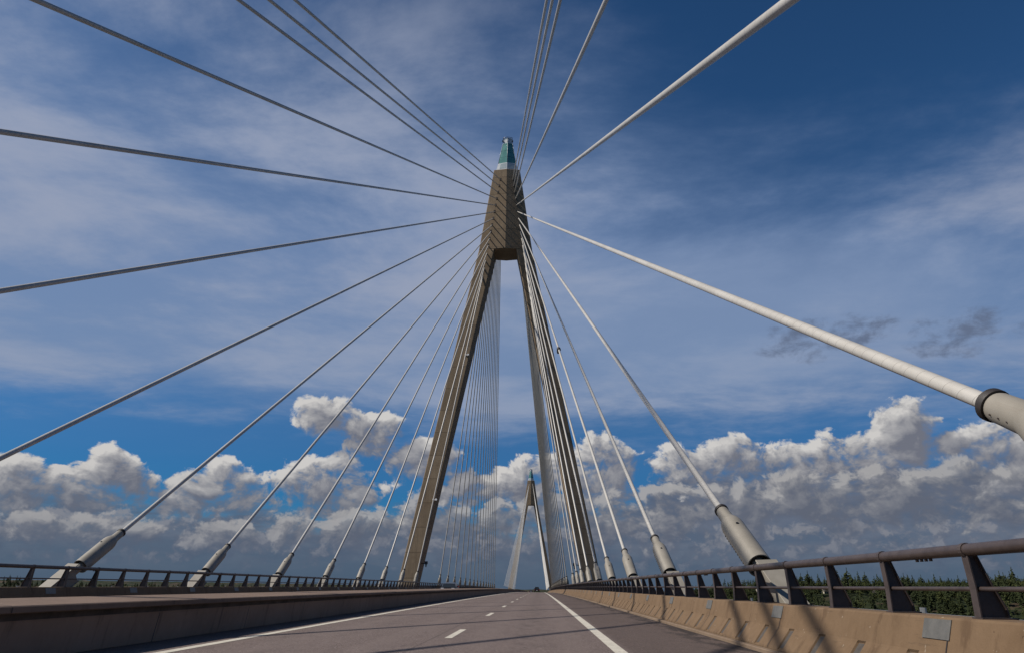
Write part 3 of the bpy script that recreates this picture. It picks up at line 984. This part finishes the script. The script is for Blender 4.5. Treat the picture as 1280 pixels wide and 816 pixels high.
# skip the lowest ones hidden behind the parapet
def elev(i): return math.degrees(math.atan2(C[i, 2] + 13 * scl[i] - EYE, C[i, 4]))
order = [i for i in order if elev(i) > -2.2]
indiv = order[:170]
top = sorted((i for i in order[170:]), key=lambda i: -elev(i))[:110]
indiv = set(indiv) | set(top)
proto = []
for k, (v, f) in enumerate(KINDS):
    me = bpy.data.meshes.new('crown'); me.from_pydata(v.tolist(), [], f); me.materials.append(M_SPRUCE if k < 5 else M_BROAD)
    tm = MB(); tm.tube((0, 0, -0.6), (0, 0, v[:, 2].max() * 0.85), 0.24, 0.05, n=6)
    to = tm.build('trunk', M_BARK, link=False)
    proto.append((me, to.data, ['spruce_tree', 'spruce_tree', 'spruce_tree', 'pine_tree', 'pine_tree', 'broadleaf_tree', 'broadleaf_tree'][k]))
    bpy.data.objects.remove(to)
TL = {'spruce_tree': 'pointed dark spruce in the forest on the slope beyond the near railing',
      'pine_tree': 'round-topped dark pine in the forest on the slope beyond the near railing',
      'broadleaf_tree': 'lighter green leafy tree in the forest on the slope beyond the near railing'}
for i in sorted(indiv):
    crown, trunk, nm = proto[kinds[i]]
    r_ = bpy.data.objects.new(nm, None); COL.objects.link(r_)
    r_.location = (C[i, 0], C[i, 1], C[i, 2]); r_.rotation_euler = (0, 0, rot[i]); r_.scale = (scl[i],) * 3
    tag(r_, TL[nm], nm.replace('_', ' '), {'spruce_tree': 'spruces', 'pine_tree': 'pines', 'broadleaf_tree': 'leafy trees'}[nm] + ' in the forest beyond the near railing')
    for nme, me in (('crown', crown), ('trunk', trunk)):
        o = bpy.data.objects.new(nme, me); o.parent = r_; COL.objects.link(o)


def forest(name, pts, ks, ss, rs):
    vs = []; fs = []; mi = []; off = 0
    for p, k, s, a in zip(pts, ks, ss, rs):
        v, f = KINDS[k]
        c, sn = math.cos(a), math.sin(a)
        w = np.stack([(v[:, 0] * c - v[:, 1] * sn) * s + p[0], (v[:, 0] * sn + v[:, 1] * c) * s + p[1], v[:, 2] * s + p[2]], 1)
        vs.append(w); fs += [tuple(q + off for q in ff) for ff in f]; mi += [0 if k < 5 else 1] * len(f); off += len(v)
    me = bpy.data.meshes.new(name); me.from_pydata(np.concatenate(vs).tolist(), [], fs)
    me.materials.append(M_SPRUCE); me.materials.append(M_BROAD); me.polygons.foreach_set('material_index', mi); me.update()
    o = bpy.data.objects.new(name, me); COL.objects.link(o)
    return o


rest = [i for i in range(len(C)) if i not in indiv]
tag(forest('forest', C[rest], kinds[rest], scl[rest], rot[rest]), 'dark mixed forest covering the slope beyond the near railing', kind='stuff')
CL = cand(2600, -44, -8, 700, 2300, np.random.default_rng(4)); CL = CL[CL[:, 2] > WATER_Z + 2][:1500]
g = np.random.default_rng(9)
tag(forest('distant_forest', CL, g.choice(7, len(CL), p=P_K), g.uniform(0.9, 1.4, len(CL)), g.uniform(0, 6.28, len(CL))), 'far dark woods on low hills beyond the far railing', kind='stuff')

M_HOUSE = speckle_mat('house_render', (0.62, 0.56, 0.44), (0.72, 0.66, 0.53), 1, 0.8, 0, 0)
M_ROOF = speckle_mat('roof_sheet', (0.10, 0.09, 0.085), (0.15, 0.13, 0.12), 1, 0.7, 0, 0)
for (a, d, rz, lab) in HOUSES:
    hx = CAMX + d * math.sin(R(a)); hy = d * math.cos(R(a)); hz = float(terr(hx, hy))
    r_ = empty('house', (hx, hy, hz)); r_.rotation_euler.z = rz; tag(r_, lab, 'house')
    m = MB(); w, l, h = 2.7, 3.4, 2.7
    m.v = [(-l, -w, -2), (l, -w, -2), (l, w, -2), (-l, w, -2), (-l, -w, h), (l, -w, h), (l, w, h), (-l, w, h), (-l, 0, h + 2.4), (l, 0, h + 2.4)]
    m.f = [(0, 1, 5, 4), (2, 3, 7, 6), (1, 2, 6, 9, 5), (3, 0, 4, 8, 7), (3, 2, 1, 0)]; m.smooth = [False] * 5; m.mi = [0] * 5
    m.build('wall', M_HOUSE, r_)
    m = MB()
    for s in (-1, 1):
        m.loft([[(-l - 0.4, s * (w + 0.5), h - 0.30), (l + 0.4, s * (w + 0.5), h - 0.30), (l + 0.4, 0, h + 2.44), (-l - 0.4, 0, h + 2.44)],
                [(-l - 0.4, s * (w + 0.5), h - 0.14), (l + 0.4, s * (w + 0.5), h - 0.14), (l + 0.4, 0, h + 2.62), (-l - 0.4, 0, h + 2.62)]])
    rf = m.build('roof', M_ROOF, r_)
    m = MB(); m.box((1.2, -0.4, h + 1.8), (1.9, 0.3, h + 3.3)); m.build('chimney', M_ROOF, rf)
    for wx in (-3.2, 0.2, 3.0):
        m = MB(); m.box((wx * 0.6 - 0.5, -w - 0.05, 0.7), (wx * 0.6 + 0.5, -w + 0.1, 1.9)); m.build('window', M_CARGLASS, r_)

# ------------------------------------------------------------------ sky and light
SUN_D = Vector((0.94, 0.16, -1.0)).normalized()     # direction the light travels
sun_el = math.asin(-SUN_D.z)
sun = bpy.data.lights.new('sun', 'SUN'); sun.energy = 5.0; sun.angle = R(0.53); sun.color = (1.0, 0.925, 0.82)
so = bpy.data.objects.new('sun', sun); so.rotation_euler = SUN_D.to_track_quat('-Z', 'Y').to_euler(); so.location = (-60, 0, 80); COL.objects.link(so)

world = bpy.data.worlds.new('World'); scene.world = world; world.use_nodes = True
W = NT(world.node_tree)
bg = world.node_tree.nodes['Background']
sky = W.n('ShaderNodeTexSky', sky_type='NISHITA')
sky.sun_disc = False; sky.sun_elevation = sun_el
sky.sun_rotation = math.atan2(-SUN_D.x, -SUN_D.y)
sky.altitude = 200; sky.air_density = 1.0; sky.dust_density = 0.3; sky.ozone_density = 3.0
dirv = coords(W, 'Generated')
dx, dy, dz = W.xyz(dirv)
DEG = 180 / math.pi
el = W.mul(W.m('ARCSINE', dz), DEG)
az = W.mul(W.m('ARCTAN2', dx, dy), DEG)
SKYK = 0.10
hs = W.n('ShaderNodeHueSaturation'); hs.inputs['Saturation'].default_value = 1.22; hs.inputs['Value'].default_value = 1.0
W.put(hs.inputs['Color'], sky.outputs[0])
base = W.mix(1.0, hs.outputs[0], (0.80, 1.0, 1.12), 'MULTIPLY')
base = W.mix(W.step(el, 5.0, 20.0, 0.9, 0.0), base, W.mix(1.0, base, (0.06, 0.44, 0.70), 'MULTIPLY'))
base = W.vm('SCALE', base, scale=W.step(el, 4, 46, 0.74, 0.53, smooth=False))


def gauss(u0, v0, a, b):
    """1 - r^2 of an ellipse in azimuth / elevation degrees"""
    p = W.m('DIVIDE', W.sub(az_, u0), a); q = W.m('DIVIDE', W.sub(el_, v0), b)
    return W.sub(1.0, W.add(W.mul(p, p), W.mul(q, q)))


# --- thin high veil, laid out on a plane overhead
az_, el_ = az, el
inv = W.m('DIVIDE', 1.0, W.m('MAXIMUM', W.add(dz, 0.06), 0.05))
pl = W.vec(W.mul(dx, inv), W.mul(dy, inv), 0.0)
v1 = W.noise2(W.vm('MULTIPLY', pl, (0.85, 1.1, 1)), 1.25, 8, 0.60, 2.1, 0.15)
v2 = W.noise2(W.vm('ADD', W.vm('MULTIPLY', pl, (0.35, 1.0, 1)), (3.1, 1.7, 0)), 0.65, 3, 0.5)
elb = W.m('MINIMUM', W.sub(39.5, W.mul(az, 0.40)), 37.0)
reach = W.add(W.sub(elb, el), W.add(W.mul(W.sub(v2, 0.5), 18.0), W.mul(W.sub(v1, 0.5), 26.0)))
reach = W.add(reach, W.mul(W.step(gauss(18, 21, 24, 8), 0.0, 0.9), 7.0))
veil = W.m('MULTIPLY', W.step(reach, -13.0, 9.0), W.step(v1, 0.28, 0.60, W.step(el, 22.0, 32.0, 0.84, 0.60), 0.97))
veil = W.m('MULTIPLY', veil, W.step(W.add(el, W.mul(W.sub(v1, 0.5), 7.0)), 10.8, 15.5, 0.03, 1.0))
vcol = W.mix(W.step(W.add(v1, W.mul(W.sub(v2, 0.5), 0.4)), 0.34, 0.70), (1.78, 2.58, 4.30), (3.05, 3.52, 4.75))
vcol = W.mix(W.mul(W.step(gauss(16, 21, 26, 8), 0.0, 0.9), 0.45), vcol, (2.45, 3.20, 4.75))
vcol = W.mix(W.step(el, 14.0, 26.0, 0.35, 0.0), vcol, (1.9, 2.75, 4.3))
col = W.mix(veil, base, vcol)

# --- heaped clouds, three banks one behind the other: (azimuth, elevation, half width, half height)
PUFF_A = [(-37.8, 5.8, 2.7, 2.1), (-32.6, 6.2, 3.1, 2.3), (-33.0, 7.7, 1.4, 1.4), (-25.6, 6.2, 3.5, 2.1), (-25.2, 7.3, 1.6, 1.4), (-17.4, 7.0, 4.2, 2.1),
          (-16.2, 8.6, 1.7, 1.5), (-18.2, 12.6, 2.0, 1.7), (-14.4, 11.5, 2.8, 1.7), (-9.6, 9.4, 3.0, 1.9), (-4.6, 7.2, 3.2, 1.8), (-1.4, 7.6, 2.3, 2.1), (1.2, 8.5, 1.8, 1.8),
          (4.8, 8.4, 2.9, 2.9), (4.9, 10.4, 1.4, 1.6), (13.8, 8.9, 4.6, 1.9), (15.6, 10.1, 2.2, 1.4), (19.8, 8.6, 2.8, 1.8), (25.4, 9.0, 4.4, 2.2), (27.8, 11.2, 2.1, 2.0),
          (30.8, 9.6, 1.3, 1.0), (34.4, 8.4, 4.4, 2.5), (42, 8, 5, 3), (-45, 6, 5, 2.6)]
PUFF_B = [(-35.5, 3.3, 3.2, 1.0), (-31.0, 3.0, 2.6, 1.3), (-24.5, 3.2, 3.2, 1.1), (-19.5, 3.6, 2.2, 1.3), (-14.5, 4.2, 3.2, 1.5), (-8.5, 5.2, 3.0, 1.9), (-3.0, 4.6, 3.0, 1.6),
          (1.5, 5.6, 2.6, 1.9), (5.5, 5.2, 3.0, 1.8), (11.0, 5.2, 3.6, 2.4), (15.5, 5.6, 3.4, 2.1), (20.5, 5.9, 3.6, 2.3), (25.6, 6.0, 4.2, 2.2), (31.5, 6.0, 4.2, 2.3), (38, 5.6, 4, 2)]


def density(a_, e_, puffs, off, zoom, detail=8, knobs=True):
    global az_, el_
    az_, el_ = a_, e_
    pos = W.vec(W.mul(a_, 0.1 * zoom), W.mul(e_, 0.125 * zoom), 0.0)
    pos = W.vm('ADD', pos, (off, off * 0.37, 0))
    warp = W.n('ShaderNodeTexNoise', noise_dimensions='2D'); W.put(warp.inputs['Vector'], pos); warp.inputs['Scale'].default_value = 2.0; warp.inputs['Detail'].default_value = 2
    pos = W.vm('ADD', pos, W.vm('SCALE', W.vm('SUBTRACT', warp.outputs['Color'], (0.5, 0.5, 0.5)), scale=0.22))
    pe = W.vec(a_, e_, 0.0)
    cur = None
    if not puffs:            # an open layer, thickest about two and a half degrees up
        q = W.m('DIVIDE', W.sub(e_, 2.6), 2.6)
        cur = W.m('MULTIPLY_ADD', W.mul(q, q), 1.1, 0.62)
    for (u, v, a, b) in puffs:
        nd = W.n('ShaderNodeVectorMath', operation='MULTIPLY_ADD')
        W.put(nd.inputs[0], pe); nd.inputs[1].default_value = (1 / a, 1 / b, 0); nd.inputs[2].default_value = (-u / a, -v / b, 0)
        dt = W.n('ShaderNodeVectorMath', operation='DOT_PRODUCT')
        W.put(dt.inputs[0], nd.outputs[0]); W.put(dt.inputs[1], nd.outputs[0])
        cur = dt.outputs['Value'] if cur is None else W.m('SMOOTH_MIN', cur, dt.outputs['Value'], 0.30)
    cur = W.sub(1.0, cur)
    bil = 0.06
    if knobs:
        vo = W.n('ShaderNodeTexVoronoi', feature='SMOOTH_F1', voronoi_dimensions='2D'); W.put(vo.inputs['Vector'], pos)
        vo.inputs['Scale'].default_value = 6.0; vo.inputs['Smoothness'].default_value = 0.35
        vo.inputs['Detail'].default_value = 2.0; vo.inputs['Roughness'].default_value = 0.55; vo.inputs['Lacunarity'].default_value = 2.3
        vo.normalize = True
        bil = W.sub(0.42, vo.outputs['Distance'])
    nz = W.noise2(pos, 3.4, detail, 0.58, 2.1)
    global fine_
    fine_ = nz
    return W.add(W.m('MAXIMUM', W.mul(cur, 0.62), -1.2), W.add(W.mul(W.sub(nz, 0.47), 2.5), W.mul(bil, 0.80)))


def bank(col, puffs, off, zoom, dark, bright, k, edge, fade=None, deep=True):
    D0 = density(az, el, puffs, off, zoom)
    tex = W.step(fine_, 0.36, 0.64, 0.76, 1.16)
    D1 = density(W.sub(az, 0.55 if deep else 0.7), W.add(el, 0.60 if deep else 0.7), puffs, off, zoom, 4)
    D2 = D1 if not deep else density(W.sub(az, 1.9), W.add(el, 1.7), puffs, off, zoom, 2, False)
    alpha = W.step(D0, -0.05, W.step(D1, -0.1, 0.7, edge * 0.55, edge * 1.7))
    occl = W.add(W.mul(W.m('MAXIMUM', W.add(D1, 0.28), 0.0), 0.85), W.mul(W.m('MAXIMUM', W.add(D2, 0.05), 0.0), 1.10))
    lit = W.m('EXPONENT', W.mul(occl, -k))
    relief = W.step(W.sub(D0, D1), -0.75, 0.85)          # knobs turned to the sun
    lit = W.m('ADD', W.mul(lit, W.add(0.50, W.mul(relief, 0.55))), W.mul(W.sub(relief, 0.36), 0.34), clamp=True)
    lit = W.mul(lit, tex)
    if fade is not None: alpha = W.mul(alpha, fade)
    return W.mix(alpha, col, W.mix(lit, dark, bright))


lowk = W.step(el, 2.0, 9.0)
hz = W.step(el, -0.5, 5.5)
# distant grey deck low over the horizon
lp = W.vec(W.mul(az, 0.06), W.mul(el, 0.26), 0.0)
ln = W.noise2(lp, 2.6, 6, 0.60, 2.1, 0.1)
rise = W.step(az, 3.0, 13.0, 0.0, 3.6)
la = W.step(W.add(W.sub(el, rise), W.mul(W.sub(ln, 0.5), 5.0)), 3.4, 6.2, 0.93, 0.0)
lcol = W.mix(W.step(ln, 0.36, 0.64), (0.95, 1.20, 1.75), (1.30, 1.48, 1.98))
lcol = W.mix(W.step(el, 0.0, 3.6, 0.85, 0.0), lcol, (0.66, 0.98, 1.58))
col = W.mix(la, col, lcol)
col = bank(col, PUFF_A, 0.0, 1.0, W.mix(lowk, (1.05, 1.28, 1.80), (1.55, 1.66, 2.08)), W.mix(lowk, (3.0, 3.05, 3.25), (6.0, 5.85, 5.7)), 2.1, 0.48)
col = bank(col, [], 11.7, 1.7, W.mix(hz, (0.66, 0.96, 1.55), (0.95, 1.15, 1.65)), W.mix(hz, (1.1, 1.35, 1.9), (2.5, 2.55, 2.85)), 1.8, 0.7, W.mul(W.step(el, 0.4, 2.0), 0.80), False)
col = bank(col, PUFF_B, 5.3, 1.12, W.mix(hz, (0.72, 1.02, 1.62), (1.15, 1.30, 1.72)), W.mix(hz, (1.5, 1.7, 2.2), (3.7, 3.65, 3.7)), 2.1, 0.55, W.mul(W.step(el, 0.8, 3.0), 0.92), False)

# --- small ragged dark scraps in front of the veil
az_, el_ = az, el
rg = W.noise2(W.vec(W.mul(az, 0.1), W.mul(el, 0.17), 0.0), 4.2, 8, 0.60, 2.1, 0.15)
sc_ = None
for (u, v, a, b) in [(22.6, 18.3, 4.2, 1.7), (26.2, 18.4, 2.8, 1.5), (32.8, 17.2, 3.6, 1.7)]:
    gq = gauss(u, v, a, b); sc_ = gq if sc_ is None else W.m('MAXIMUM', sc_, gq)
sa = W.mul(W.step(W.add(W.mul(sc_, 0.5), W.mul(W.sub(rg, 0.5), 2.2)), 0.0, 0.80), W.step(sc_, -0.6, 0.2))
col = W.mix(W.mul(sa, 0.78), col, (1.02, 1.30, 2.02))
below = W.step(el, -1.5, -0.1, 1.0, 0.0)
col = W.mix(below, col, (0.35, 0.45, 0.6))
W.put(bg.inputs[0], col)
bg.inputs[1].default_value = SKYK
world.cycles.sampling_method = 'MANUAL'; world.cycles.sample_map_resolution = 256

# ------------------------------------------------------------------ camera
cam = bpy.data.cameras.new('camera'); co = bpy.data.objects.new('camera', cam); COL.objects.link(co)
cam.sensor_fit = 'HORIZONTAL'; cam.sensor_width = 36.0; cam.lens = 850.0 * 36.0 / 1280.0
cam.clip_start = 0.05; cam.clip_end = 30000
pitch, yaw, roll = 0.36397, -0.04286, 0.01354
fwd = Vector((math.sin(yaw) * math.cos(pitch), math.cos(yaw) * math.cos(pitch), math.sin(pitch)))
rt = Vector((math.cos(yaw), -math.sin(yaw), 0)); up = rt.cross(fwd)
# the picture is turned clockwise by roll
rt2 = rt * math.cos(roll) - up * math.sin(roll) * -1.0
up2 = up * math.cos(roll) - rt * math.sin(roll)
rt2 = up2.cross(-fwd) * 1.0
rt2 = fwd.cross(up2)
Mx = Matrix((rt2, up2, -fwd)).transposed().to_4x4(); Mx.translation = (CAMX, 0, EYE)
co.matrix_world = Mx
scene.camera = co

vs = scene.view_settings
vs.view_transform = 'Standard'; vs.look = 'None'; vs.exposure = 0.0; vs.gamma = 1.0; vs.use_curve_mapping = False
scene.cycles.max_bounces = 6
scene.cycles.use_denoising = True
